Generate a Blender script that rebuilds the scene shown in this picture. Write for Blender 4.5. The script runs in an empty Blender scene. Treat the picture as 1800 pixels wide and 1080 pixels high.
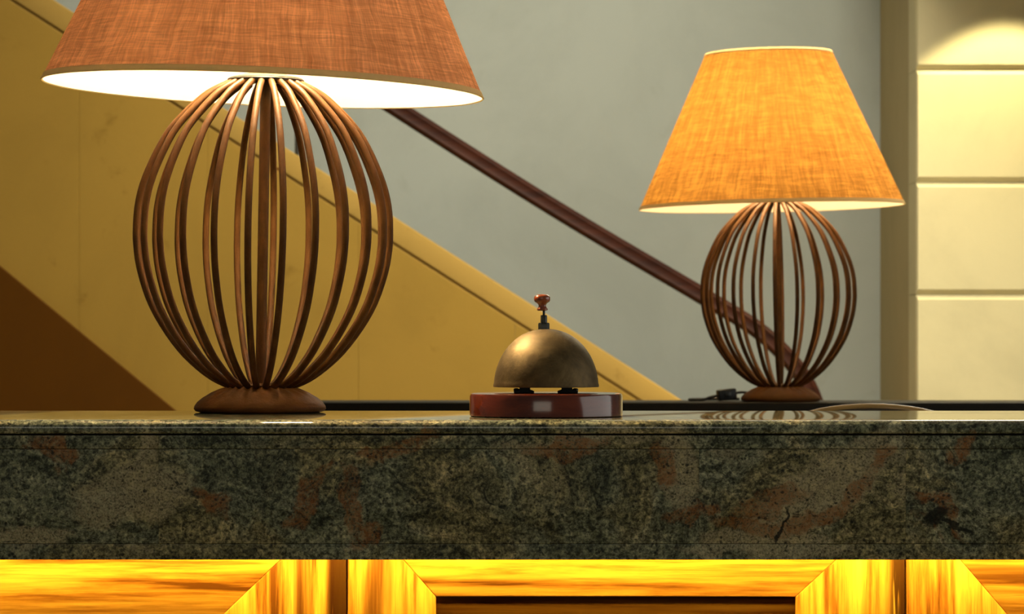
import bpy, bmesh, math, random
from mathutils import Vector, Matrix
random.seed(7)
S = bpy.context.scene
COL = S.collection
PI = math.pi
R = math.radians

# ------------------------------------------------------------------ camera
F = 5500.0            # focal length in pixels of an 1800 x 1080 frame
HZ = 588.0            # row of the horizon
CZ = 1.189            # eye height
cam = bpy.data.cameras.new('camera')
cam.sensor_width = 36.0
cam.lens = F / 1800.0 * 36.0
cam.shift_y = (HZ - 540.0) / 1800.0
cam.clip_end = 60
cam.dof.use_dof = True
cam.dof.focus_distance = 3.45
cam.dof.aperture_fstop = 20.0
co = bpy.data.objects.new('camera', cam)
co.location = (0, 0, CZ)
co.rotation_euler = (PI / 2, 0, 0)
COL.objects.link(co)
S.camera = co

# ------------------------------------------------------------------ world, lights, exposure
w = bpy.data.worlds.new('world')
S.world = w
w.use_nodes = True
w.node_tree.nodes['Background'].inputs[0].default_value = (0.64, 0.64, 0.50, 1)
w.node_tree.nodes['Background'].inputs[1].default_value = 0.10
S.view_settings.view_transform = 'Standard'
S.view_settings.look = 'None'
S.view_settings.gamma = 1.0
S.view_settings.use_curve_mapping = False
S.view_settings.exposure = 0.0
S.cycles.max_bounces = 10
S.cycles.transmission_bounces = 8
S.cycles.sample_clamp_indirect = 6.0


def area_light(name, loc, target, sx, sy, power, colour):
    l = bpy.data.lights.new(name, 'AREA')
    l.shape = 'RECTANGLE'
    l.size, l.size_y = sx, sy
    l.energy = power
    l.color = colour
    o = bpy.data.objects.new(name, l)
    o.location = loc
    d = Vector(target) - Vector(loc)
    o.rotation_euler = d.to_track_quat('-Z', 'Y').to_euler()
    COL.objects.link(o)
    return o


# daylight from lobby windows to the side of and behind the photographer
area_light('window_daylight', (3.0, 3.1, 1.75), (0.2, 3.35, 1.1), 3.4, 1.7, 21, (1.0, 0.98, 0.90))
area_light('lobby_daylight', (-0.6, -2.2, 2.5), (0.0, 6.0, 1.2), 2.6, 1.4, 14, (1.0, 0.92, 0.72))
# warm ceiling light over the stairwell
area_light('stairwell_light', (1.0, 6.6, 3.1), (0.55, 8.9, 1.3), 1.2, 0.8, 128, (1.0, 0.92, 0.73))

# ------------------------------------------------------------------ helpers


def P(px, py, Y):
    return Vector(((px - 900.0) * Y / F, Y, CZ - (py - HZ) * Y / F))


def link(name, me, mat=None, parent=None):
    o = bpy.data.objects.new(name, me)
    COL.objects.link(o)
    if mat is not None and not me.materials:
        me.materials.append(mat)
    if parent is not None:
        o.parent = parent
    return o


def mesh(name, verts, faces, smooth=False, mat=None):
    me = bpy.data.meshes.new(name)
    me.from_pydata([tuple(v) for v in verts], [], faces)
    bm = bmesh.new()
    bm.from_mesh(me)
    bmesh.ops.recalc_face_normals(bm, faces=bm.faces)
    bm.to_mesh(me)
    bm.free()
    if smooth:
        for p in me.polygons:
            p.use_smooth = True
    if mat:
        me.materials.append(mat)
    return me


def smooth_by_angle(me, ang=35):
    for p in me.polygons:
        p.use_smooth = True
    bm = bmesh.new()
    bm.from_mesh(me)
    for e in bm.edges:
        if len(e.link_faces) == 2 and e.calc_face_angle(0) > R(ang):
            e.smooth = False
    bm.to_mesh(me)
    bm.free()
    return me


def empty(name, loc, label, cat, group=None):
    o = bpy.data.objects.new(name, None)
    o.empty_display_size = 0.05
    o.location = loc
    COL.objects.link(o)
    o['label'] = label
    o['category'] = cat
    if group:
        o['group'] = group
    return o


def structure(o):
    o['kind'] = 'structure'
    return o


def box_mesh(name, x0, x1, y0, y1, z0, z1, bev=0.0, seg=2, mat=None):
    bm = bmesh.new()
    bmesh.ops.create_cube(bm, size=1.0)
    for v in bm.verts:
        v.co = Vector((x0 + (v.co.x + .5) * (x1 - x0), y0 + (v.co.y + .5) * (y1 - y0), z0 + (v.co.z + .5) * (z1 - z0)))
    if bev > 0:
        bmesh.ops.bevel(bm, geom=bm.edges[:], offset=bev, segments=seg, profile=0.5, affect='EDGES')
    me = bpy.data.meshes.new(name)
    bm.to_mesh(me)
    bm.free()
    if mat:
        me.materials.append(mat)
    if bev > 0:
        smooth_by_angle(me, 40)
    return me


def prism_mesh(name, poly, y0, y1, bev=0.0, seg=2, mat=None):
    """polygon in (x, z), extruded from y0 (front) to y1"""
    n = len(poly)
    vs = [(x, y0, z) for x, z in poly] + [(x, y1, z) for x, z in poly]
    fs = [list(range(n)), list(range(2 * n - 1, n - 1, -1))]
    for i in range(n):
        j = (i + 1) % n
        fs.append([i, j, n + j, n + i])
    me = mesh(name, vs, fs, mat=mat)
    if bev > 0:
        bm = bmesh.new()
        bm.from_mesh(me)
        bmesh.ops.bevel(bm, geom=bm.edges[:], offset=bev, segments=seg, profile=0.5, affect='EDGES')
        bm.to_mesh(me)
        bm.free()
        smooth_by_angle(me, 40)
    return me


def lathe_mesh(name, prof, n=64, mat=None, closed=False, uv=False, ang=40, flute=None):
    """prof: list of (r, z). closed: last joins first"""
    vs, fs = [], []
    ring = []
    for r, z in prof:
        if r < 1e-6:
            ring.append([len(vs)])
            vs.append((0, 0, z))
        else:
            ids = []
            for k in range(n):
                a = 2 * PI * k / n
                rr = r
                zz = z
                if flute:
                    zz = z + flute(r, a)
                ids.append(len(vs))
                vs.append((rr * math.cos(a), rr * math.sin(a), zz))
            ring.append(ids)
    m = len(prof)
    for i in range(m if closed else m - 1):
        A, B = ring[i], ring[(i + 1) % m]
        for k in range(n):
            k2 = (k + 1) % n
            if len(A) == 1 and len(B) == 1:
                continue
            if len(A) == 1:
                fs.append([A[0], B[k], B[k2]])
            elif len(B) == 1:
                fs.append([A[k], B[0], A[k2]])
            else:
                fs.append([A[k], A[k2], B[k2], B[k]])
    me = mesh(name, vs, fs, mat=mat)
    smooth_by_angle(me, ang)
    return me


def tube_mesh(name, pts, rad, n=10, mat=None, cap=True, sec=None):
    """sweep a round (or sec = list of (u, v)) section along pts"""
    pts = [Vector(p) for p in pts]
    vs, fs = [], []
    m = len(pts)
    up0 = None
    for i, p in enumerate(pts):
        t = (pts[min(i + 1, m - 1)] - pts[max(i - 1, 0)]).normalized()
        if up0 is None:
            ref = Vector((0, 1, 0)) if abs(t.y) < 0.9 else Vector((1, 0, 0))
            u = ref - t * ref.dot(t)
        else:
            u = up0 - t * up0.dot(t)
        u.normalize()
        up0 = u
        v = t.cross(u)
        rr = rad[i] if isinstance(rad, (list, tuple)) else rad
        if sec:
            for a, b in sec:
                vs.append(p + u * a * rr + v * b * rr)
        else:
            for k in range(n):
                a = 2 * PI * k / n
                vs.append(p + u * math.cos(a) * rr + v * math.sin(a) * rr)
    if sec:
        n = len(sec)
    for i in range(m - 1):
        for k in range(n):
            k2 = (k + 1) % n
            fs.append([i * n + k, i * n + k2, (i + 1) * n + k2, (i + 1) * n + k])
    if cap:
        fs.append(list(range(n)))
        fs.append([(m - 1) * n + k for k in range(n)])
    me = mesh(name, vs, fs, mat=mat)
    smooth_by_angle(me, 50)
    return me


def spline(pts, per=6):
    """Catmull-Rom through pts"""
    pts = [Vector(p) for p in pts]
    out = []
    for i in range(len(pts) - 1):
        p0 = pts[max(i - 1, 0)]
        p1, p2 = pts[i], pts[i + 1]
        p3 = pts[min(i + 2, len(pts) - 1)]
        for k in range(per):
            t = k / per
            out.append(0.5 * ((2 * p1) + (p2 - p0) * t + (2 * p0 - 5 * p1 + 4 * p2 - p3) * t * t
                              + (3 * p1 - p0 - 3 * p2 + p3) * t ** 3))
    out.append(pts[-1])
    return out


# ------------------------------------------------------------------ materials
class NT:
    def __init__(self, name):
        self.m = bpy.data.materials.new(name)
        self.m.use_nodes = True
        self.t = self.m.node_tree
        self.t.nodes.clear()
        self.out = self.t.nodes.new('ShaderNodeOutputMaterial')

    def n(self, kind, **kw):
        nd = self.t.nodes.new(kind)
        for k, v in kw.items():
            if k.startswith('i_'):
                key = k[2:]
                key = int(key) if key.isdigit() else key.replace('_', ' ')
                self.put(nd.inputs[key], v)
            else:
                setattr(nd, k, v)
        return nd

    def put(self, sock, v):
        if isinstance(v, bpy.types.NodeSocket):
            self.t.links.new(v, sock)
        elif isinstance(v, (tuple, list)) and len(v) == 3 and sock.type == 'RGBA':
            sock.default_value = (*v, 1)
        else:
            sock.default_value = v

    def math(self, op, a, b=0.0, c=None, clamp=False):
        nd = self.n('ShaderNodeMath', operation=op)
        nd.use_clamp = clamp
        self.put(nd.inputs[0], a)
        self.put(nd.inputs[1], b)
        if c is not None:
            self.put(nd.inputs[2], c)
        return nd.outputs[0]

    def mix(self, f, a, b, mode='MIX'):
        nd = self.n('ShaderNodeMix', data_type='RGBA', blend_type=mode)
        self.put(nd.inputs[0], f)
        self.put(nd.inputs[6], a)
        self.put(nd.inputs[7], b)
        return nd.outputs[2]

    def noise(self, vec, scale, detail=4, rough=0.55, dist=0.0, col=False):
        nd = self.n('ShaderNodeTexNoise', i_Scale=scale, i_Detail=detail, i_Roughness=rough, i_Distortion=dist)
        if vec is not None:
            self.put(nd.inputs['Vector'], vec)
        return nd.outputs['Color' if col else 'Fac']

    def ramp(self, f, stops):
        nd = self.n('ShaderNodeValToRGB')
        self.put(nd.inputs[0], f)
        el = nd.color_ramp.elements
        el[0].position, el[0].color = stops[0][0], (*stops[0][1], 1)
        el[1].position, el[1].color = stops[-1][0], (*stops[-1][1], 1)
        for p, c in stops[1:-1]:
            e = el.new(p)
            e.color = (*c, 1)
        return nd.outputs[0]

    def step(self, f, a, b):
        nd = self.n('ShaderNodeMapRange', interpolation_type='SMOOTHSTEP')
        self.put(nd.inputs[0], f)
        self.put(nd.inputs[1], a)
        self.put(nd.inputs[2], b)
        return nd.outputs[0]

    def scale(self, vec, s, loc=(0, 0, 0), rot=(0, 0, 0)):
        nd = self.n('ShaderNodeMapping')
        self.put(nd.inputs[0], vec)
        nd.inputs[1].default_value = loc
        nd.inputs[2].default_value = rot
        nd.inputs[3].default_value = s
        return nd.outputs[0]

    def obj(self):
        return self.n('ShaderNodeTexCoord').outputs['Object']

    def pos(self):
        return self.n('ShaderNodeNewGeometry').outputs['Position']

    def sep(self, v):
        nd = self.n('ShaderNodeSeparateXYZ')
        self.put(nd.inputs[0], v)
        return nd.outputs

    def bump(self, h, strength, dist=0.002):
        return self.n('ShaderNodeBump', i_Height=h, i_Strength=strength, i_Distance=dist).outputs[0]

    def bsdf(self, base, rough=0.5, normal=None, **kw):
        nd = self.n('ShaderNodeBsdfPrincipled')
        self.put(nd.inputs['Base Color'], base)
        self.put(nd.inputs['Roughness'], rough)
        if normal is not None:
            self.put(nd.inputs['Normal'], normal)
        for k, v in kw.items():
            self.put(nd.inputs[k.replace('_', ' ')], v)
        self.t.links.new(nd.outputs[0], self.out.inputs[0])
        return nd


def mat_plain(name, base, rough=0.5, var=0.15, scale=20, bump=0.0, **kw):
    t = NT(name)
    o = t.obj()
    f = t.noise(o, scale, 5, 0.6)
    c = t.mix(f, tuple(x * (1 - var) for x in base), tuple(min(1, x * (1 + var)) for x in base))
    nrm = t.bump(t.noise(o, scale * 4, 4), bump) if bump else None
    t.bsdf(c, rough, nrm, **kw)
    return t.m


def mat_wall(name, base, stain, amount=0.35):
    t = NT(name)
    p = t.pos()
    f = t.noise(p, 1.3, 6, 0.65, 0.6)
    c = t.mix(t.step(f, 0.42, 0.72), base, tuple(x * 0.88 for x in base))
    g = t.noise(p, 9.0, 5, 0.6, 0.4)
    c = t.mix(t.math('MULTIPLY', t.step(g, 0.60, 0.75), amount), c, stain)
    t.bsdf(c, 0.75, t.bump(t.noise(p, 60, 5), 0.12, 0.004), Specular_IOR_Level=0.12)
    return t.m


def mat_granite():
    t = NT('polished green granite')
    info = t.n('ShaderNodeObjectInfo')
    wp = t.pos()
    p = t.n('ShaderNodeVectorMath', operation='ADD')
    t.put(p.inputs[0], wp)
    t.put(p.inputs[1], info.outputs['Color'])
    p = p.outputs[0]

    def warped(v, sc, amt, det=3):
        a = t.n('ShaderNodeVectorMath', operation='SUBTRACT')
        t.put(a.inputs[0], t.noise(v, sc, det, 0.55, 0.0, col=True))
        a.inputs[1].default_value = (0.5, 0.5, 0.5)
        m = t.n('ShaderNodeVectorMath', operation='MULTIPLY_ADD')
        t.put(m.inputs[0], a.outputs[0])
        m.inputs[1].default_value = (amt, amt, amt)
        t.put(m.inputs[2], v)
        return m.outputs[0]

    q = warped(warped(p, 5.0, 0.22), 24.0, 0.035, 4)
    fl = t.noise(t.scale(q, (14, 14, 62), rot=(0, R(-30), 0)), 1.0, 8, 0.72, 0.2)     # flow lines
    big = t.noise(q, 7.0, 3, 0.55)
    mid = t.noise(q, 60, 6, 0.75)
    fine = t.noise(p, 430, 4, 0.75)
    flk = t.noise(t.scale(q, (130, 130, 330), rot=(0, R(-35), 0)), 1.0, 4, 0.7)        # dark worm-like flecks
    f = t.math('ADD', t.math('MULTIPLY', fl, 0.46), t.math('ADD', t.math('MULTIPLY', mid, 0.32), t.math('MULTIPLY', fine, 0.22)))
    c = t.ramp(f, [(0.38, (0.014, 0.015, 0.011)), (0.45, (0.070, 0.074, 0.050)), (0.51, (0.150, 0.153, 0.106)),
                   (0.57, (0.250, 0.240, 0.170)), (0.65, (0.42, 0.39, 0.28))])
    c = t.mix(t.math('MULTIPLY', t.step(big, 0.44, 0.58), 0.65), c, (1.38, 1.08, 0.72), 'MULTIPLY')
    c = t.mix(t.math('MULTIPLY', t.step(big, 0.45, 0.34), 0.6), c, (0.62, 0.66, 0.62), 'MULTIPLY')
    med = t.noise(p, 190, 4, 0.7, 0.3)
    c = t.mix(1.0, c, t.ramp(med, [(0.38, (0.30, 0.30, 0.28)), (0.5, (1, 1, 1)), (0.61, (1.85, 1.8, 1.65))]), 'MULTIPLY')
    grain = t.step(fine, 0.40, 0.60)
    xyz = t.sep(warped(wp, 26.0, 0.055, 5))

    def patch(px, py, ang, ln, wd):
        """elongated drift of another mineral, size in metres along the stone"""
        cx, cz = (px - 900) * 3.25 / F, CZ - (py - HZ) * 3.25 / F
        ca, sa = math.cos(R(ang)), math.sin(R(ang))
        dx = t.math('SUBTRACT', xyz[0], cx)
        dz = t.math('SUBTRACT', xyz[2], cz)
        u = t.math('DIVIDE', t.math('ADD', t.math('MULTIPLY', dx, ca), t.math('MULTIPLY', dz, sa)), ln)
        v = t.math('DIVIDE', t.math('SUBTRACT', t.math('MULTIPLY', dz, ca), t.math('MULTIPLY', dx, sa)), wd)
        d = t.math('ADD', t.math('MULTIPLY', u, u), t.math('MULTIPLY', v, v))
        return t.step(d, 1.15, 0.45)

    def many(ps):
        m = patch(*ps[0])
        for q_ in ps[1:]:
            m = t.math('MAXIMUM', m, patch(*q_))
        return m

    tan = t.step(t.noise(t.scale(q, (1, 1, 1.3), loc=(3.1, 0, 1.7)), 6.0, 4, 0.6), 0.60, 0.68)
    tan = t.math('MAXIMUM', t.math('MULTIPLY', tan, 0.7), many([(1440, 870, 36, 0.115, 0.034), (1190, 830, 100, 0.05, 0.020), (235, 870, 10, 0.07, 0.034), (250, 790, 60, 0.022, 0.012),
                                                               (1000, 775, 5, 0.09, 0.010), (60, 945, 0, 0.05, 0.014), (1350, 960, 0, 0.10, 0.012)]))
    c = t.mix(t.math('MULTIPLY', tan, t.math('ADD', 0.22, t.math('MULTIPLY', grain, 0.50))), c, (0.46, 0.37, 0.235))
    ru = t.step(t.noise(t.scale(q, (1.4, 1, 0.9), loc=(0.37, 0.0, 5.2)), 8.0, 4, 0.6), 0.64, 0.70)
    ru = t.math('MAXIMUM', ru, many([(548, 870, 62, 0.045, 0.011), (622, 885, 100, 0.042, 0.011), (645, 945, 60, 0.022, 0.012), (1515, 850, 46, 0.05, 0.010), (1460, 905, 30, 0.04, 0.011),
                                     (1355, 880, 12, 0.045, 0.014), (1340, 925, 0, 0.06, 0.012), (1225, 905, 20, 0.03, 0.010), (1160, 815, 110, 0.03, 0.010), (375, 880, -30, 0.022, 0.010),
                                     (700, 785, 20, 0.05, 0.010), (1690, 790, 40, 0.028, 0.010), (1000, 785, 0, 0.05, 0.012)]))
    c = t.mix(t.math('MULTIPLY', ru, t.math('ADD', 0.10, t.math('MULTIPLY', t.step(t.math('ADD', t.math('MULTIPLY', mid, 0.5), t.math('MULTIPLY', fine, 0.5)), 0.43, 0.54), 0.62))), c, (0.25, 0.085, 0.020))
    # dark flecks, speckle and two dark inclusions
    c = t.mix(t.math('MULTIPLY', t.step(flk, 0.43, 0.34), 0.8), c, (0.012, 0.013, 0.011))
    vo = t.n('ShaderNodeTexVoronoi', i_Scale=190.0)
    t.put(vo.inputs['Vector'], p)
    spk = t.math('MULTIPLY', t.step(vo.outputs['Distance'], 0.40, 0.24), t.step(t.noise(p, 90, 3), 0.52, 0.60))
    c = t.mix(t.math('MULTIPLY', spk, 0.8), c, (0.010, 0.011, 0.010))
    c = t.mix(t.math('MULTIPLY', t.step(fine, 0.60, 0.72), 0.45), c, (0.60, 0.56, 0.43))
    c = t.mix(t.math('MULTIPLY', t.step(fine, 0.45, 0.36), 0.6), c, (0.02, 0.02, 0.016))
    c = t.mix(t.math('MULTIPLY', many([(1655, 908, 15, 0.020, 0.011), (1372, 925, 62, 0.020, 0.003), (1690, 930, -40, 0.02, 0.005)]), 0.9), c, (0.008, 0.009, 0.009))
    c = t.mix(1.0, c, (1.32, 1.38, 1.33), 'MULTIPLY')
    t.bsdf(c, t.math('ADD', 0.035, t.math('MULTIPLY', fine, 0.03)), t.bump(t.noise(p, 30, 2), 0.012, 0.0004), IOR=1.5)
    return t.m


def mat_zebra(name, vertical, dark=1.0):
    """streaky golden wood; grain along local Z (vertical) or local X"""
    t = NT(name)
    o = t.obj()
    info = t.n('ShaderNodeObjectInfo')
    ad = t.n('ShaderNodeVectorMath', operation='ADD')
    t.put(ad.inputs[0], o)
    t.put(ad.inputs[1], info.outputs['Color'])
    q = ad.outputs[0]
    s = (1, 1, 0.05) if vertical else (0.05, 1, 1)
    g = t.noise(t.scale(q, s), 75, 6, 0.62, 0.25)
    g2 = t.noise(t.scale(q, s), 19, 4, 0.6, 0.6)
    pores = t.noise(t.scale(q, (1, 1, 0.03) if vertical else (0.03, 1, 1)), 420, 3, 0.6)
    c = t.ramp(g, [(0.34, (0.13, 0.036, 0.006)), (0.43, (0.36, 0.125, 0.018)), (0.53, (0.60, 0.25, 0.038)), (0.66, (0.80, 0.38, 0.065))])
    d = t.step(g2, 0.58, 0.70)
    c = t.mix(t.math('MULTIPLY', d, 0.8), c, (0.10, 0.028, 0.006))
    c = t.mix(t.math('MULTIPLY', t.step(pores, 0.60, 0.72), 0.35), c, (0.16, 0.06, 0.018))
    # heartwood streak along one long edge of the board (alpha of the object colour turns it on)
    xyz = t.sep(o)
    ax = xyz[0] if vertical else xyz[2]
    wob = t.math('MULTIPLY', t.math('SUBTRACT', g2, 0.5), 0.03)
    e = t.step(t.math('ADD', ax, wob), -0.027, -0.015)
    e = t.math('MULTIPLY', e, info.outputs['Alpha'])
    e = t.math('MULTIPLY', e, t.step(t.noise(t.scale(q, s), 130, 3, 0.6), 0.26, 0.42))
    c = t.mix(t.math('MULTIPLY', e, 0.97), c, (0.030, 0.0075, 0.002))
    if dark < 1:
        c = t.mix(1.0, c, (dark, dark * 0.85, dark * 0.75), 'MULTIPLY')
    t.bsdf(c, 0.5, t.bump(pores, 0.08, 0.0008), Specular_IOR_Level=0.03)
    return t.m


def mat_dark_wood(name, a, b, rough=0.3, axis=(1, 1, 0.08), coat=0.3, spec=0.5):
    t = NT(name)
    o = t.obj()
    g = t.noise(t.scale(o, axis), 60, 6, 0.65, 0.3)
    c = t.mix(t.step(g, 0.3, 0.7), a, b)
    t.bsdf(c, rough, t.bump(g, 0.06, 0.001), Coat_Weight=coat, Coat_Roughness=0.1, Specular_IOR_Level=spec)
    return t.m


def mat_rib(name):
    t = NT(name)
    o = t.obj()
    f = t.noise(t.scale(o, (1, 1, 0.35)), 70, 5, 0.7)
    c = t.ramp(f, [(0.3, (0.058, 0.023, 0.006)), (0.5, (0.086, 0.035, 0.009)), (0.72, (0.13, 0.056, 0.015))])
    g = t.noise(o, 600, 3, 0.6)
    c = t.mix(t.math('MULTIPLY', t.step(g, 0.62, 0.75), 0.25), c, (0.22, 0.12, 0.06))
    t.bsdf(c, 0.5, t.bump(g, 0.25, 0.0006), Specular_IOR_Level=0.12)
    return t.m


def mat_burlap(name, base, trans, wt):
    """woven shade cloth: reflects and lets light through; thick threads let less through"""
    t = NT(name)
    o = t.obj()
    xyz = t.sep(o)
    ang = t.math('ARCTAN2', xyz[0], t.math('MULTIPLY', xyz[1], -1.0))
    u = t.math('MULTIPLY', ang, 0.19)                 # metres round the shade
    cb = t.n('ShaderNodeCombineXYZ')
    t.put(cb.inputs[0], u)
    t.put(cb.inputs[1], xyz[2])
    v = cb.outputs[0]
    wob = t.noise(v, 18, 3, 0.5, 0, col=True)
    vm = t.n('ShaderNodeVectorMath', operation='MULTIPLY_ADD')
    t.put(vm.inputs[0], wob)
    vm.inputs[1].default_value = (0.012, 0.012, 0)
    t.put(vm.inputs[2], v)
    v = vm.outputs[0]
    warp = t.noise(t.scale(v, (1, 0.05, 1)), 520, 4, 0.7)
    weft = t.noise(t.scale(v, (0.05, 1, 1)), 520, 4, 0.7)
    slub = t.noise(t.scale(v, (1, 0.09, 1)), 110, 4, 0.65)
    slubh = t.noise(t.scale(v, (0.12, 1, 1), rot=(0, 0, R(8))), 90, 4, 0.65)
    blot = t.noise(v, 14, 5, 0.6, 0.5)
    th = t.math('ADD', t.math('ADD', t.math('MULTIPLY', warp, 0.26), t.math('MULTIPLY', weft, 0.26)),
                t.math('ADD', t.math('MULTIPLY', slub, 0.24), t.math('ADD', t.math('MULTIPLY', slubh, 0.18), t.math('MULTIPLY', blot, 0.10))))
    k = t.ramp(th, [(0.41, (0.28, 0.21, 0.16)), (0.47, (0.70, 0.65, 0.61)), (0.515, (1, 1, 1)), (0.59, (1.8, 1.9, 1.95))])
    cd = t.mix(1.0, k, base, 'MULTIPLY')
    ct = t.mix(1.0, k, trans, 'MULTIPLY')
    nrm = t.bump(th, 0.35, 0.0015)
    d = t.n('ShaderNodeBsdfDiffuse', i_Color=cd, i_Normal=nrm)
    tr = t.n('ShaderNodeBsdfTranslucent', i_Color=ct)
    mx = t.n('ShaderNodeMixShader', i_0=wt)
    t.t.links.new(d.outputs[0], mx.inputs[1])
    t.t.links.new(tr.outputs[0], mx.inputs[2])
    t.t.links.new(mx.outputs[0], t.out.inputs[0])
    return t.m


def mat_lining():
    t = NT('white shade lining')
    f = t.noise(t.obj(), 30, 3)
    c = t.mix(f, (0.86, 0.84, 0.78), (0.9, 0.88, 0.82))
    d = t.n('ShaderNodeBsdfDiffuse', i_Color=c)
    tr = t.n('ShaderNodeBsdfTranslucent', i_Color=(0.9, 0.8, 0.6, 1))
    mx = t.n('ShaderNodeMixShader', i_0=0.6)
    t.t.links.new(d.outputs[0], mx.inputs[1])
    t.t.links.new(tr.outputs[0], mx.inputs[2])
    t.t.links.new(mx.outputs[0], t.out.inputs[0])
    return t.m


def mat_cloth_band():
    t = NT('cream shade binding')
    f = t.noise(t.obj(), 160, 4)
    c = t.mix(f, (0.60, 0.47, 0.24), (0.72, 0.58, 0.33))
    d = t.n('ShaderNodeBsdfDiffuse', i_Color=c)
    tr = t.n('ShaderNodeBsdfTranslucent', i_Color=c)
    mx = t.n('ShaderNodeMixShader', i_0=0.22)
    t.t.links.new(d.outputs[0], mx.inputs[1])
    t.t.links.new(tr.outputs[0], mx.inputs[2])
    t.t.links.new(mx.outputs[0], t.out.inputs[0])
    return t.m


def mat_emit(name, colour, strength):
    t = NT(name)
    e = t.n('ShaderNodeEmission', i_Color=(*colour, 1), i_Strength=strength)
    t.t.links.new(e.outputs[0], t.out.inputs[0])
    return t.m


def mat_bronze():
    t = NT('aged bronze')
    o = t.obj()
    f = t.noise(o, 26, 6, 0.65, 0.6)
    g = t.noise(o, 160, 4, 0.6)
    c = t.ramp(f, [(0.32, (0.075, 0.052, 0.024)), (0.5, (0.135, 0.092, 0.040)), (0.68, (0.21, 0.145, 0.065))])
    c = t.mix(t.math('MULTIPLY', t.step(g, 0.58, 0.7), 0.35), c, (0.09, 0.07, 0.045))
    h = t.math('ADD', t.math('MULTIPLY', t.noise(o, 55, 4, 0.6), 0.7), t.math('MULTIPLY', g, 0.3))
    t.bsdf(c, t.math('ADD', 0.47, t.math('MULTIPLY', g, 0.16)), t.bump(h, 0.45, 0.0018), Metallic=0.8)
    return t.m


M = {}
M['granite'] = mat_granite()
M['zebra_v'] = mat_zebra('streaky wood upright grain', True)
M['zebra_h'] = mat_zebra('streaky wood level grain', False)
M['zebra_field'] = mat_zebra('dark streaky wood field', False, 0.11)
M['carcass'] = mat_dark_wood('dark carcass board', (0.06, 0.03, 0.015), (0.1, 0.05, 0.025), 0.5)
M['rib'] = mat_rib('rust brown rib paint')
M['base'] = mat_plain('rust brown cast base', (0.115, 0.043, 0.009), 0.6, 0.35, 60, 0.25, Specular_IOR_Level=0.12)
M['burlap_near'] = mat_burlap('rust orange burlap', (0.47, 0.245, 0.14), (0.51, 0.25, 0.14), 0.37)  # one cloth on both lamps; the weaker glow is put into this tint
M['burlap_far'] = mat_burlap('golden burlap', (0.40, 0.21, 0.06), (0.66, 0.355, 0.09), 0.44)  # same cloth, with the stronger golden glow put into its tint
M['lining'] = mat_lining()
M['trim'] = mat_cloth_band()
M['plate'] = mat_plain('cream enamel', (0.075, 0.062, 0.018), 0.5, 0.08, 40)
M['black'] = mat_plain('black plastic', (0.012, 0.013, 0.013), 0.42, 0.2, 60)
M['bronze'] = mat_bronze()
M['mahogany'] = mat_dark_wood('polished mahogany', (0.085, 0.012, 0.006), (0.17, 0.03, 0.012), 0.16, (0.25, 0.25, 1), 0.8)
M['knob'] = mat_dark_wood('red lacquered wood', (0.22, 0.04, 0.012), (0.36, 0.08, 0.022), 0.18, (1, 1, 0.3), 0.8)
M['steel'] = mat_plain('blackened steel', (0.06, 0.06, 0.055), 0.35, 0.2, 80, Metallic=0.9)
M['rail'] = mat_dark_wood('dark red handrail wood', (0.026, 0.0065, 0.003), (0.060, 0.015, 0.006), 0.6, (0.08, 1, 1), 0.0, 0.2)
M['grey_wall'] = mat_wall('grey painted plaster', (0.47, 0.51, 0.47), (0.38, 0.40, 0.35), 0.35)
M['ochre'] = mat_wall('ochre stone', (0.38, 0.232, 0.042), (0.25, 0.143, 0.022), 0.75)
M['ochre_cap'] = mat_wall('ochre coping stone', (0.46, 0.29, 0.070), (0.25, 0.14, 0.028), 0.65)
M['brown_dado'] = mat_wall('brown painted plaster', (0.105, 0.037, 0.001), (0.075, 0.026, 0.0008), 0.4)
M['cream'] = mat_wall('cream lacquered panel', (0.74, 0.66, 0.40), (0.66, 0.58, 0.34), 0.2)
M['tan'] = mat_wall('tan painted plaster', (0.52, 0.42, 0.22), (0.44, 0.34, 0.17), 0.3)
M['desk'] = mat_dark_wood('black stained desk wood', (0.008, 0.006, 0.004), (0.016, 0.011, 0.006), 0.5, (0.08, 1, 1), 0.0, 0.15)
M['desk_top'] = mat_plain('dark desk laminate', (0.010, 0.008, 0.004), 0.5, 0.3, 30, Specular_IOR_Level=0.2)
M['floor'] = mat_plain('beige floor stone', (0.34, 0.29, 0.21), 0.35, 0.12, 3)
M['ceiling'] = mat_plain('white ceiling paint', (0.72, 0.70, 0.64), 0.9, 0.04, 3)
M['leather'] = mat_plain('black chair leather', (0.022, 0.015, 0.010), 0.4, 0.2, 60, 0.2)
M['rim'] = mat_dark_wood('bent golden brown wood', (0.34, 0.19, 0.05), (0.50, 0.30, 0.09), 0.22, (0.1, 1, 1), 0.6)
M['bulb'] = mat_emit('lit lamp bulb', (1.0, 0.76, 0.42), 1250.0)
M['bulb_far'] = mat_emit('lit lamp bulb at the back', (1.0, 0.74, 0.38), 560.0)
M['led'] = mat_emit('lit yellow strip light', (1.0, 0.80, 0.13), 78.0)
M['lens'] = mat_emit('lit downlight lens', (1.0, 0.85, 0.5), 4.0)

# ------------------------------------------------------------------ the room
structure(link('floor', box_mesh('floor', -5, 5, -4, 9.6, -0.1, 0, mat=M['floor'])))
structure(link('ceiling', box_mesh('ceiling', -5, 5, 3.2, 9.6, 3.3, 3.4, mat=M['ceiling'])))
structure(link('wall_back', box_mesh('wall_back', -5, 5, 9.29, 9.5, 0, 3.3, mat=M['grey_wall'])))

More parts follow.
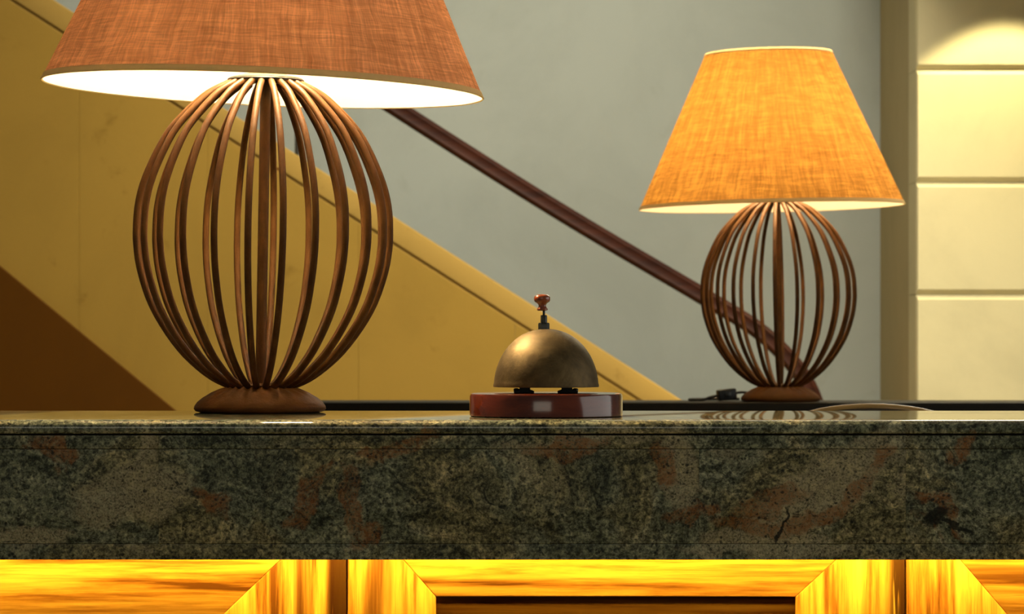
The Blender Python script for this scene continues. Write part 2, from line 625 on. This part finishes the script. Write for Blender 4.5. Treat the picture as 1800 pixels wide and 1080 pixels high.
# pier with horizontal cream panels
YP = 8.43
pier = structure(link('wall_right', box_mesh('wall_right', 1.093, 3.6, YP + 0.17, 9.285, 0, 3.3, mat=M['tan'])))
zj = [CZ - (y - HZ) * YP / F for y in (122, 320, 518)]
pitch = zj[0] - zj[1]
edges = [zj[0] + 2 * pitch, zj[0] + pitch] + zj + [zj[2] - pitch, zj[2] - 2 * pitch, zj[2] - 3 * pitch]
CH = 0.013
for i in range(len(edges) - 1):
    z1, z0 = edges[i] - 0.0008, edges[i + 1] + 0.0008
    z0 = max(z0, 0.002)
    x0, x1 = 1.090, 3.2
    vs = []
    for (yy, c) in ((YP, CH), (YP + CH, 0.0), (YP + 0.168, 0.0)):
        cx = min(c, 0.004)
        vs += [(x0 + cx, yy, z0 + c), (x1 - cx, yy, z0 + c), (x1 - cx, yy, z1 - c), (x0 + cx, yy, z1 - c)]
    fs = [[0, 1, 2, 3], [8, 9, 10, 11]]
    for b in (0, 4):
        for k in range(4):
            k2 = (k + 1) % 4
            fs.append([b + k, b + k2, b + 4 + k2, b + 4 + k])
    link('panel', mesh('panel', vs, fs, mat=M['cream']), None, pier)

# lowered soffit over the pier with the recessed downlight that makes the scallop
structure(link('ceiling_soffit', box_mesh('ceiling_soffit', 0.95, 3.6, 7.2, YP + 0.165, 2.40, 3.29, mat=M['ceiling'])))
dl_loc = Vector(((1765 - 900) * 8.13 / F + 0.05, YP - 0.30, 2.398))
dl = empty('recessed_downlight', dl_loc, 'round recessed downlight in the soffit over the cream panelled pier', 'downlight')
link('rim', lathe_mesh('downlight_rim', [(0.035, 0), (0.055, 0), (0.055, -0.004), (0.037, -0.006), (0.035, -0.002)], 40, M['steel'], closed=True), None, dl)
link('lens', lathe_mesh('downlight_lens', [(0, -0.0005), (0.034, -0.0005), (0.034, -0.0025), (0, -0.0025)], 32, M['lens']), None, dl)
sp = bpy.data.lights.new('downlight_beam', 'SPOT')
sp.energy = 52
sp.color = (1.0, 0.85, 0.48)
sp.spot_size = R(82)
sp.spot_blend = 0.22
sp.shadow_soft_size = 0.012
so = bpy.data.objects.new('downlight_beam', sp)
so.location = (0, 0, -0.012)
so.parent = dl
COL.objects.link(so)

# ------------------------------------------------------------------ staircase balustrade wall
YS = 8.35


def zx(px, py):
    v = P(px, py, YS)
    return v.x, v.z


CAP0, CAP1 = (95, 0), (1200, 705)          # top edge of the coping
slope = (CAP1[1] - CAP0[1]) / (CAP1[0] - CAP0[0])


def cap_y(px):
    return CAP0[1] + (px - CAP0[0]) * slope


stair = empty('staircase_wall', (0, YS, 0), 'solid ochre stone side wall of the staircase with a sloping coping', 'staircase')
stair['kind'] = 'structure'
del stair['category']
BAND = 52                                    # coping height in rows
cuts = [-420, -60, 139, 365, 630, 905, 1180, 1580]
for a, b in zip(cuts[:-1], cuts[1:]):
    xa, za = zx(a, cap_y(a) + BAND)
    xb, zb = zx(b, cap_y(b) + BAND)
    poly = [(xa + .0002, 0.001), (xb - .0002, 0.001), (xb - .0002, max(zb, 0.02)), (xa + .0002, za)]
    o = link('panel', prism_mesh('stair_panel', poly, 0.0, 0.30, 0.0007, 1, M['ochre']), None, stair)
xa, za0 = zx(cuts[0], cap_y(cuts[0]))
xb, zb0 = zx(cuts[-1], cap_y(cuts[-1]))
_, za1 = zx(cuts[0], cap_y(cuts[0]) + BAND - 6)
_, zb1 = zx(cuts[-1], cap_y(cuts[-1]) + BAND - 6)
link('coping', prism_mesh('stair_coping', [(xa, za1), (xb, zb1), (xb, zb0), (xa, za0)], -0.006, 0.306, 0.005, 3, M['ochre_cap']), None, stair)
_, za2 = zx(cuts[0], cap_y(cuts[0]) + BAND + 2)
_, zb2 = zx(cuts[-1], cap_y(cuts[-1]) + BAND + 2)
link('recess', prism_mesh('stair_recess', [(xa, za2), (xb, zb2), (xb, zb1), (xa, za1)], 0.0015, 0.30, 0, 1, M['ochre_cap']), None, stair)
# dark brown panel with a sloping top, slightly proud of the wall
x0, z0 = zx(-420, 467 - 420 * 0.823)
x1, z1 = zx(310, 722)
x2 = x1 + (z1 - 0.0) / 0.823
sloped_panel = link('dado', prism_mesh('stair_dado', [(x0, 0.001), (x2, 0.001), (x1, z1), (x0, z0)], -0.02, 0.0, 0.002, 1, M['brown_dado']), None, stair)
sloped_panel['label'] = 'dark brown painted dado sloping down the ochre stair wall'

# ------------------------------------------------------------------ handrail
YH = 8.50
hr = empty('stair_handrail', P(1462, 588, YH) * 1.0, 'dark red brown wooden handrail sloping down above the ochre stair wall', 'handrail')
hr.location = (P(1462, 588, YH).x, YH, 0)
pts = [(-460, -560), (-100, -328), (300, -64), (522, 78), (738, 217), (900, 320), (1040, 406), (1200, 500), (1254, 532), (1288, 552), (1323, 574),
       (1350, 595), (1374, 618), (1398, 645), (1416, 672), (1430, 702), (1440, 735), (1446, 775), (1450, 830), (1452, 900)]
path = [P(x, y, YH) - hr.location for x, y in pts]
path = spline(path, 4)
sec = []
for k in range(28):
    a = 2 * PI * k / 28
    c, s = math.cos(a), math.sin(a)
    u = math.copysign(abs(c) ** 0.6, c)
    v = math.copysign(abs(s) ** 0.75, s) * 0.86
    if c < -0.75:                             # shallow groove along the visible side
        u *= 0.86 if abs(s) < 0.25 else 1.0
    sec.append((u, v))
link('rail', tube_mesh('handrail_rail', path, 0.0275, mat=M['rail'], sec=sec), None, hr)
xn = path[-1].x
link('newel_post', lathe_mesh('newel_post', [(0, 0), (0.075, 0), (0.075, 0.10), (0.055, 0.12), (0.04, 0.2), (0.034, 0.4), (0.036, 0.55),
                                             (0.045, 0.60), (0.045, 0.66), (0.03, 0.70), (0.0, 0.71)], 32, M['rail']), None, hr).location = (xn, 0, 0)
for px in (522, -180):
    top = P(px, 78 + (px - 522) * 0.645, YH) - hr.location
    bx, bz = zx(px, cap_y(px))
    bot = Vector((top.x, 0, bz + 0.006 - 0.0))
    link('post', tube_mesh('handrail_post', [Vector((top.x, 0, bz - 0.002)), Vector((top.x, 0, top.z - 0.01))], 0.006, 12, M['steel']), None, hr)

# ------------------------------------------------------------------ back desk
ZB = 1.062
YB = 5.82
bd = empty('back_desk', (0.6, YB, 0), 'long black stained desk behind the stone counter, carrying the smaller lamp', 'desk')
xl = (490 - 900) * YB / F - 0.6
xr = 1.25
link('desk_top', box_mesh('desk_top', xl, xr, 0, 0.215, ZB - 0.035, ZB, 0.003, 2, M['desk_top']), None, bd)
link('front_panel', box_mesh('desk_front', xl + 0.03, xr - 0.03, 0.012, 0.034, 0.08, ZB - 0.036, 0.001, 1, M['desk']), None, bd)
link('side_panel', box_mesh('desk_side', xl + 0.005, xl + 0.029, 0.01, 0.205, 0.0, ZB - 0.036, 0.001, 1, M['desk']), None, bd)
link('side_panel', box_mesh('desk_side', xr - 0.029, xr - 0.005, 0.01, 0.205, 0.0, ZB - 0.036, 0.001, 1, M['desk']), None, bd)
link('plinth', box_mesh('desk_plinth', xl + 0.03, xr - 0.03, 0.04, 0.06, 0.0, 0.079, 0.001, 1, M['desk']), None, bd)
link('shelf', box_mesh('desk_shelf', xl + 0.03, xr - 0.03, 0.035, 0.20, 0.50, 0.52, 0.001, 1, M['desk']), None, bd)

# ------------------------------------------------------------------ office chair whose back shows over the counter
YC = 4.55
ctr = P(1530, 711, YC)
ch = empty('desk_chair', (ctr.x, YC, 0), 'dark high backed chair with a curved golden wood rim, behind the stone counter', 'chair')
hw = 152 * YC / F
zt = ctr.z
arc = []
for k in range(25):
    a = PI * k / 24
    x = -hw * 1.16 * math.cos(a)
    z = zt - 0.055 + 0.055 * math.sin(a) ** 0.9 if 0 < k < 24 else zt - 0.055
    y = 0.06 * (1 - math.sin(a))
    arc.append(Vector((x, -y, z - 0.0045)))
full = [Vector((-hw * 1.02, -0.03, 0.62)), Vector((-hw * 1.15, -0.055, 0.80)), Vector((-hw * 1.18, -0.06, zt - 0.12))] + arc + \
       [Vector((hw * 1.18, -0.06, zt - 0.12)), Vector((hw * 1.15, -0.055, 0.80)), Vector((hw * 1.02, -0.03, 0.62))]
link('back_rim', tube_mesh('chair_rim', full, 0.006, 10, M['rim']), None, ch)
bm = bmesh.new()
fr, bk = [], []
for v in full:
    fr.append(bm.verts.new((v.x * 0.985, v.y - 0.006, v.z - 0.001)))
    bk.append(bm.verts.new((v.x * 0.985, v.y + 0.010, v.z - 0.001)))
n = len(full)
for i in range(n // 2):
    j = n - 1 - i
    if i + 1 < j - 1 or i + 1 == j - 1:
        q = [fr[i], fr[i + 1], fr[j - 1], fr[j]]
        q2 = [bk[i], bk[i + 1], bk[j - 1], bk[j]]
        for s_ in (q, q2):
            u_ = []
            for x_ in s_:
                if x_ not in u_:
                    u_.append(x_)
            if len(u_) > 2:
                bm.faces.new(u_)
for i in range(n):
    j = (i + 1) % n
    bm.faces.new([fr[i], fr[j], bk[j], bk[i]])
bmesh.ops.recalc_face_normals(bm, faces=bm.faces)
me = bpy.data.meshes.new('chair_back')
bm.to_mesh(me)
bm.free()
me.materials.append(M['leather'])
link('backrest', me, None, ch)
link('seat', box_mesh('chair_seat', -0.20, 0.20, -0.05, 0.37, 0.55, 0.61, 0.025, 3, M['leather']), None, ch)
link('column', tube_mesh('chair_column', [Vector((0, 0.16, 0.07)), Vector((0, 0.16, 0.552))], 0.025, 16, M['steel']), None, ch)
link('foot_disc', lathe_mesh('chair_foot', [(0, 0), (0.20, 0), (0.20, 0.01), (0.06, 0.05), (0.03, 0.075), (0, 0.075)], 40, M['steel']), None, ch).location = (0, 0.16, 0)

# ------------------------------------------------------------------ the stone counter
YF = 3.25
KF = YF / F
ZT = 1.10


def zf(py):
    return CZ - (py - HZ) * KF


def xf(px):
    return (px - 900) * KF


st = empty('stone_countertop', (0, YF, 0), 'long polished green granite counter ledge with a deep stone apron', 'countertop')
XL, XR = -1.05, 1.10
J = xf(1593)


def stone(name, x0, x1, prof, off):
    """slab with a y/z section running along x"""
    n = len(prof)
    vs = [(x0 + .0001, y, z) for y, z in prof] + [(x1 - .0001, y, z) for y, z in prof]
    fs = [list(range(n)), list(range(2 * n - 1, n - 1, -1))] + [[i, (i + 1) % n, n + (i + 1) % n, n + i] for i in range(n)]
    o = link(name, smooth_by_angle(mesh(name, vs, fs, mat=M['granite']), 30), None, st)
    o.color = (*off, 1)
    return o


def nose(y0, y1, z0, z1, r_top, r_bot, d_top=None):
    pr = []
    d_top = d_top or r_top
    for k in range(7):
        a = PI / 2 * k / 6
        pr.append((y0 + d_top - d_top * math.sin(a), z1 - r_top + r_top * math.cos(a)))
    for k in range(5):
        a = PI / 2 * k / 4
        pr.append((y0 + r_bot - r_bot * math.cos(a), z0 + r_bot - r_bot * math.sin(a)))
    return pr + [(y1, z0), (y1, z1)]


# top slabs, rounded nose
for (a, b, off) in ((XL, J, (0, 0, 0)), (J, XR, (1.7, 0.3, 0.6))):
    stone('top_slab', a, b, nose(0.0, 0.39, zf(763), ZT, 0.0075, 0.003, 0.017), off)
rows = [(766.0, 789.6, 0.0030, [XL, xf(278), J, XR]), (790.4, 956.7, 0.0036, [XL, xf(278), xf(1229), J, XR]), (957.3, 985, 0.0036, [XL, J, XR])]
offs = [[(2.31, 0, 0.1), (0, 0, 0.02), (1.7, 0.3, 0.6)], [(2.3, 0, 0.1), (0, 0, 0), (3.12, 0.2, 0.33), (1.7, 0.3, 0.6)], [(0, 0, 0), (1.7, 0.3, 0.6)]]
for (y1, y0, dy, xs), of in zip(rows, offs):
    for i in range(len(xs) - 1):
        stone('apron_slab', xs[i], xs[i + 1], nose(dy, 0.032, zf(y0), zf(y1), 0.0007, 0.0007), of[i])
# dark backing behind the joints
link('backing_board', box_mesh('apron_backing', XL, XR, 0.0325, 0.042, zf(983), zf(764), 0, 1, M['carcass']), None, st)
link('bearer', box_mesh('counter_bearer', XL, XR, 0.05, 0.385, zf(764) - 0.016, zf(763) - 0.0002, 0, 1, M['carcass']), None, st)
YW = 3.37
# strip light under the ledge
link('cove_board', box_mesh('cove_board', XL, XR, 0.043, 0.118, 0.985, 0.995, 0, 1, M['carcass']), None, st)
link('strip_light', box_mesh('strip_light', XL, XR, 0.072, 0.084, 0.9785, 0.9845, 0, 1, M['led']), None, st)['label'] = 'glowing yellow strip light under the stone apron'

# ------------------------------------------------------------------ wooden desk front, framed panels
KW = YW / F


def xw(px):
    return (px - 900) * KW


def zw(py):
    return CZ - (py - HZ) * KW


wd = empty('reception_desk', (0, YW, 0), 'streaky golden wood panelled desk front lit from above, under the stone apron', 'desk')
s0 = xw(610)
s1 = xw(1592)
W = s1 - s0
TOP = zw(874)
BOT = 0.09
ST = 0.112                                    # stile width
RL = zw(874) - zw(1052)                       # rail height
rng = random.Random(3)


def board(name, poly, mat, ox, oz, y0, y1, streak=0.0, bev=0.0016):
    """poly in world x/z; object origin at (ox, oz) so that the grain is the board's own"""
    pl = [(x - ox, z - oz) for x, z in poly]
    o = link(name, prism_mesh(name, pl, y0, y1, bev, 2, mat), None, wd)
    o.location = (ox, 0, oz)
    o.color = (rng.uniform(0, 9), rng.uniform(0, 9), rng.uniform(0, 9), streak)
    return o


G = 0.0007
for k in (-1, 0, 1):
    a, b = s0 + W * k + G, s0 + W * (k + 1) - G
    wl, wr, ry = {-1: (187, 222, 1086), 0: (155, 192, 1050), 1: (187, 205, 1092)}[k]
    wl, wr = wl * KW, wr * KW
    RL = zw(874) - zw(ry)
    board('stile', [(a, BOT), (a + wl, BOT + RL), (a + wl, TOP - RL), (a, TOP)], M['zebra_v'], a + wl + .01, BOT, 0.0, 0.022)
    board('stile', [(b, BOT), (b, TOP), (b - wr, TOP - RL), (b - wr, BOT + RL)], M['zebra_v'], b, BOT, 0.0, 0.022, streak=1.0)
    board('rail', [(a, TOP), (a + wl, TOP - RL), (b - wr, TOP - RL), (b, TOP)], M['zebra_h'], a, TOP - RL + 0.10, 0.0012, 0.022)
    board('rail', [(a, BOT), (b, BOT), (b - wr, BOT + RL), (a + wl, BOT + RL)], M['zebra_h'], a, BOT + 0.3, 0.0012, 0.022)
    # recessed field
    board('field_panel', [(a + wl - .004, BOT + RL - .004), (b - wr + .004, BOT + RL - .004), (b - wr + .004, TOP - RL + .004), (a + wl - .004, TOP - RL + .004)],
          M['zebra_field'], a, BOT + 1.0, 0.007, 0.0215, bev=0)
link('carcass', box_mesh('desk_carcass', XL, XR, 0.023, 0.25, 0.0, 1.06, 0.001, 1, M['carcass']), None, wd)
link('plinth', box_mesh('desk_plinth_front', XL, XR, 0.005, 0.022, 0.0, BOT - .001, 0.001, 1, M['carcass']), None, wd)

# ------------------------------------------------------------------ table lamps
K = 3.56 / F                                  # metres per pixel of the near lamp
prof_out = [(146, 67), (152, 80), (163, 101), (178, 121), (209, 153), (242, 179), (289, 203), (331, 219), (370, 227), (409, 229), (435, 228), (476, 221.5), (530, 204),
            (574, 180), (616, 149), (645, 119), (666, 90), (679, 62), (683, 50)]
RIBR = 6.0 * K
ZC0 = 725.0
rib_path = [Vector(((r - 6.0) * K, 0, (ZC0 - y) * K)) for y, r in prof_out]
rib_path = spline(rib_path, 3)
rib_me = tube_mesh('lamp_rib', rib_path, RIBR, 10, M['rib'])
base_prof = [(0, 0), (106, 0), (113, 2), (116, 6), (115, 11), (110, 18), (101, 25.5), (86, 33), (70, 38.5), (61, 41), (58, 43.5), (57, 47), (50, 48), (0, 48)]


def base_flute(r, a):
    r = r / K
    if 55 < r < 100:
        return 0.0019 * (0.5 + 0.5 * math.cos(22 * a)) * min(1, (100 - r) / 25.0)
    return 0.0


base_me = lathe_mesh('lamp_base', [(r * K, z * K) for r, z in base_prof], 132, M['base'], flute=base_flute, ang=50)
ring_me = lathe_mesh('lamp_ring', [(40 * K, 45 * K), (58 * K, 45 * K), (60 * K, 47.5 * K), (56 * K, 51 * K), (40 * K, 51 * K)], 48, M['rib'], closed=True)
pole_me = lathe_mesh('lamp_pole', [(0, 46 * K), (9.3 * K, 46 * K), (9.3 * K, 588 * K), (0, 588 * K)], 20, M['rib'])
rim_me = lathe_mesh('plate_rim', [(40 * K, 582 * K), (66 * K, 582 * K), (67.5 * K, 584 * K), (66 * K, 586 * K), (40 * K, 586 * K)], 48, M['black'], closed=True)
plate_me = lathe_mesh('lamp_plate', [(0, 585.8 * K), (64 * K, 585.8 * K), (64 * K, 587 * K), (58 * K, 589 * K), (36 * K, 594 * K), (12 * K, 599 * K), (0, 599.5 * K)], 48, M['plate'])
sock_me = lathe_mesh('lamp_socket', [(0, 596 * K), (9 * K, 596 * K), (9 * K, 690 * K), (24 * K, 696 * K), (24 * K, 764 * K), (14 * K, 767 * K), (0, 767 * K)], 28, M['steel'])
bp = [(0, 764 * K), (13 * K, 764 * K), (14 * K, 776 * K)]
for k in range(1, 12):
    a = -PI / 2 + PI * (k + 1) / 13
    bp.append((46 * K * math.cos(a), (826 + 46 * math.sin(a)) * K))
bp.append((0, 872 * K))
ZS0 = (ZC0 - 158.5) * K
HS = 0.292
RB, RT = 0.2505, 0.119
th = 0.0016


def shade_meshes(mat):
    prof_o = []
    for i in range(9):
        f = i / 8
        z = 0.0055 + (HS - 0.0055 - 0.0042) * f
        prof_o.append((RB + (RT - RB) * z / HS, z))
    prof_i = [(RB - th - .0002, 0.0002)] + [(r - th, z) for r, z in prof_o]
    outer = lathe_mesh('lamp_shade', prof_o, 128, mat)
    inner = lathe_mesh('shade_lining', prof_i, 128, M['lining'])
    sl = (RT - RB) / HS
    tb = lathe_mesh('shade_binding', [(RB + sl * .0066 + .0009, 0.0066), (RB + .0009, 0.0002), (RB - .0002, -0.0008), (RB - .0012, -0.0006)], 128, M['trim'])
    tt = lathe_mesh('shade_binding', [(RT - sl * .0052 + .0009, HS - .0052), (RT + .0009, HS - .0002), (RT - .0002, HS + .0006), (RT - .0012, HS + .0002)], 96, M['trim'])
    return outer, inner, tb, tt


def make_lamp(label, loc, angles, lean, tilt, shade_dx, mat, bulbmat):
    root = empty('table_lamp', loc, label, 'lamp', 'rib cage table lamps')
    L = Matrix.Rotation(lean, 4, 'Y')
    link('base', base_me, None, root)
    for nm, me_ in (('ring', ring_me), ('pole', pole_me), ('top_plate', plate_me), ('plate_rim', rim_me), ('socket', sock_me)):
        o = link(nm, me_, None, root)
        o.matrix_local = L
    bulb = link('bulb', lathe_mesh('lamp_bulb', bp, 24, bulbmat), None, root)
    bulb.matrix_local = L
    # sin(theta) = position across the picture, seen from the front (-y)
    for deg in angles:
        a = R(deg)
        o = link('rib', rib_me, None, root)
        o.matrix_local = L @ Matrix.Rotation(a - PI / 2, 4, 'Z')
    T = Matrix.Translation((shade_dx, 0, ZS0)) @ Matrix.Rotation(tilt, 4, 'Y')
    outer, inner, tb, tt = shade_meshes(mat)
    sh = link('shade', outer, None, root)
    sh.matrix_local = T
    for nm, me_ in (('lining', inner), ('binding', tb), ('binding', tt)):
        link(nm, me_, None, sh)
    # wire spider that carries the shade
    top = HS - 0.012
    for q in range(3):
        a = R(90 + 120 * q)
        rr = RT + 0.0036
        pts_ = [Vector((0.008 * math.cos(a), 0.008 * math.sin(a), top - 0.02)), Vector((0.06 * math.cos(a), 0.06 * math.sin(a), top - 0.012)),
                Vector(((RT + 0.002) * math.cos(a), (RT + 0.002) * math.sin(a), top))]
        link('spider_arm', tube_mesh('spider_arm', pts_, 0.0016, 8, M['steel']), None, sh)
    hub = lathe_mesh('shade_hub', [(0, top - 0.026), (0.010, top - 0.026), (0.010, top - 0.014), (0, top - 0.014)], 20, M['steel'])
    link('hub', hub, None, sh)
    # harp from socket up to the hub
    z_a, z_b = 0.452, ZS0 + HS - 0.034
    for sgn in (-1, 1):
        hp = [Vector((0, sgn * 0.016, z_a)), Vector((0, sgn * 0.05, z_a + 0.03)), Vector((0, sgn * 0.056, z_a + 0.10)), Vector((0, sgn * 0.035, z_b - 0.02)), Vector((0, 0, z_b))]
        o = link('harp', tube_mesh('lamp_harp', spline(hp, 5), 0.0015, 8, M['steel']), None, root)
        o.matrix_local = L
    return root


near = make_lamp('cage table lamp with rust orange burlap shade, on the stone counter beside the bell',
                 (P(457, ZC0, 3.56).x, 3.56, ZT + 0.0004), [-2, 13.2, 28, 43.5, 58.5, 74, 90, -17.2, -33, -47.5, -62, -77] + [180 - f for f in (0.3, -16.8, 17.3, -32.3, 34, -48, 50, -64, 66, -83)], R(1.0), R(2.25), (463 - 457) * K, M['burlap_near'], M['bulb'])
YL = 5.91
far = make_lamp('cage table lamp with glowing golden shade on the black desk, its cord switch beside it',
                (P(1372, 706, YL).x, YL, ZB + 0.0004), [-7.5 + k * 360 / 22 for k in range(22)], R(-1.0), R(-1.2), (1356.5 - 1372) * YL / F, M['burlap_far'], M['bulb_far'])

# cord and in-line switch of the far lamp
fx = far.location.x


def onb(px, h, Y=YL):
    return Vector(((px - 900) * Y / F - fx, Y - YL, h))


cord = [onb(1316, 0.016), onb(1303, 0.017), onb(1292, 0.0155)]
link('cord', tube_mesh('lamp_cord', spline(cord, 5), 0.0026, 8, M['black']), None, far)
cord2 = [onb(1262, 0.0110), onb(1248, 0.0075), onb(1236, 0.0030), onb(1226, 0.0026, YL + .01), onb(1212, 0.0026, YL + 0.03), onb(1218, 0.0026, YL + 0.07), onb(1250, 0.0026, YL + 0.105), onb(1300, 0.0026, YL + 0.11)]
link('cord', tube_mesh('lamp_cord', spline(cord2, 6), 0.0026, 8, M['black']), None, far)
swm = box_mesh('cord_switch', -0.0175, 0.0175, -0.013, 0.013, -0.0105, 0.0105, 0.003, 3, M['black'])
sw = link('cord_switch', swm, None, far)
sw.location = onb(1277, 0.0128)
sw.rotation_euler = (0, R(-6), R(8))
rk = link('rocker', box_mesh('switch_rocker', -0.006, 0.006, -0.0148, -0.0128, -0.0045, 0.0045, 0.0008, 2, M['steel']), None, sw)

# ------------------------------------------------------------------ reception bell
YBell = 3.385
KB = YBell / F
bx_ = P(960, 600, YBell).x
bell = empty('reception_bell', (bx_, YBell, ZT + 0.0003), 'bronze dome desk bell on a round mahogany block', 'bell')
rb = 134.5 * KB
hb = 41.0 * KB
link('block', lathe_mesh('bell_block', [(0, 0), (rb - .0015, 0), (rb, .0012), (rb, hb - .003), (rb - .0012, hb - .0008), (rb - .004, hb), (0, hb)], 96, M['mahogany']), None, bell)
# dome (hollow)
z_r = hb + 11.5 * KB
Hd = 101 * KB
Rd = 92 * KB
pr = []
N = 22
for k in range(N + 1):
    a = (PI / 2) * k / N
    pr.append((Rd * math.cos(a) ** 0.93 if k < N else 0.0, z_r + Hd * math.sin(a) ** 1.04))
tk = 0.0022
inn = [(max(0, r - tk) if r > 0 else 0, z - (tk if i > 2 else 0)) for i, (r, z) in enumerate(pr)]
dome_prof = [(Rd - tk, z_r - .0006), (Rd + .0004, z_r - .0006), (Rd + .0007, z_r + .0012)] + pr[1:]
dome_me = lathe_mesh('bell_dome', [(0, inn[-1][1])] + list(reversed(inn[:-1])) + dome_prof, 96, M['bronze'])
dome = link('dome', dome_me, None, bell)
# feet (bracket under the dome)
for sgn, cx in ((-1, (921 - 960) * KB), (1, (998 - 960) * KB)):
    ft = prism_mesh('bell_foot', [(-0.011 * 1, hb + .0001), (0.011, hb + .0001), (0.011, hb + .0022), (0.0065 if sgn < 0 else 0.005, hb + .0036),
                                  (0.010 if sgn < 0 else 0.004, z_r + .012), (-0.004 if sgn < 0 else -0.010, z_r + .012), (-0.005 if sgn < 0 else -0.0065, hb + .0036), (-0.011, hb + .0022)],
                    -0.008, 0.008, 0.0006, 1, M['black'])
    o = link('foot', ft, None, bell)
    o.location.x = cx
    link('screw', lathe_mesh('bell_screw', [(0, hb + .002), (.0032, hb + .002), (.003, hb + .0042), (.0015, hb + .005), (0, hb + .005)], 16, M['steel']), None, o).location = (sgn * 0.0082, -0.003, 0.0002)
link('clapper_plate', box_mesh('clapper_plate', -0.030, 0.030, -0.004, 0.004, z_r + .011, z_r + .014, 0.0005, 1, M['black']), None, bell)
# stem, nut, push button
z_t = z_r + Hd
ln = R(-0.6)
ox = (956 - 960) * KB
nut = []
nm_ = lathe_mesh('bell_nut', [(0, z_t - .001), (10 * KB, z_t - .001), (10 * KB, z_t + 9 * KB), (8.8 * KB, z_t + 11 * KB), (0, z_t + 11 * KB)], 6, M['steel'])
link('nut', nm_, None, bell).location.x = ox
link('collar', lathe_mesh('bell_collar', [(0, z_t + 10 * KB), (5.8 * KB, z_t + 10 * KB), (5.8 * KB, z_t + 23 * KB), (4.8 * KB, z_t + 24.5 * KB), (0, z_t + 24.5 * KB)], 20, M['steel']), None, bell).location.x = ox
link('stem', lathe_mesh('bell_stem', [(0, z_t + 20 * KB), (2.2 * KB, z_t + 20 * KB), (2.2 * KB, z_t + 36 * KB), (0, z_t + 36 * KB)], 12, M['steel']), None, bell).location.x = ox
zb_ = z_t + 32 * KB
bprof = [(0, 0), (7, 0), (9.3, 1.0), (9.6, 3), (8.2, 5), (6.8, 7.5), (6.6, 10), (8.5, 13), (12.6, 15.5), (14.3, 18.5), (14.4, 23), (12.8, 26.5), (8, 28.8), (0, 29.6)]
o = link('button', lathe_mesh('bell_button', [(r * KB, z * KB) for r, z in bprof], 40, M['knob'], ang=60), None, bell)
o.location = ((953.5 - 960) * KB, 0, zb_)
o.rotation_euler = (0, R(-1.5), 0)
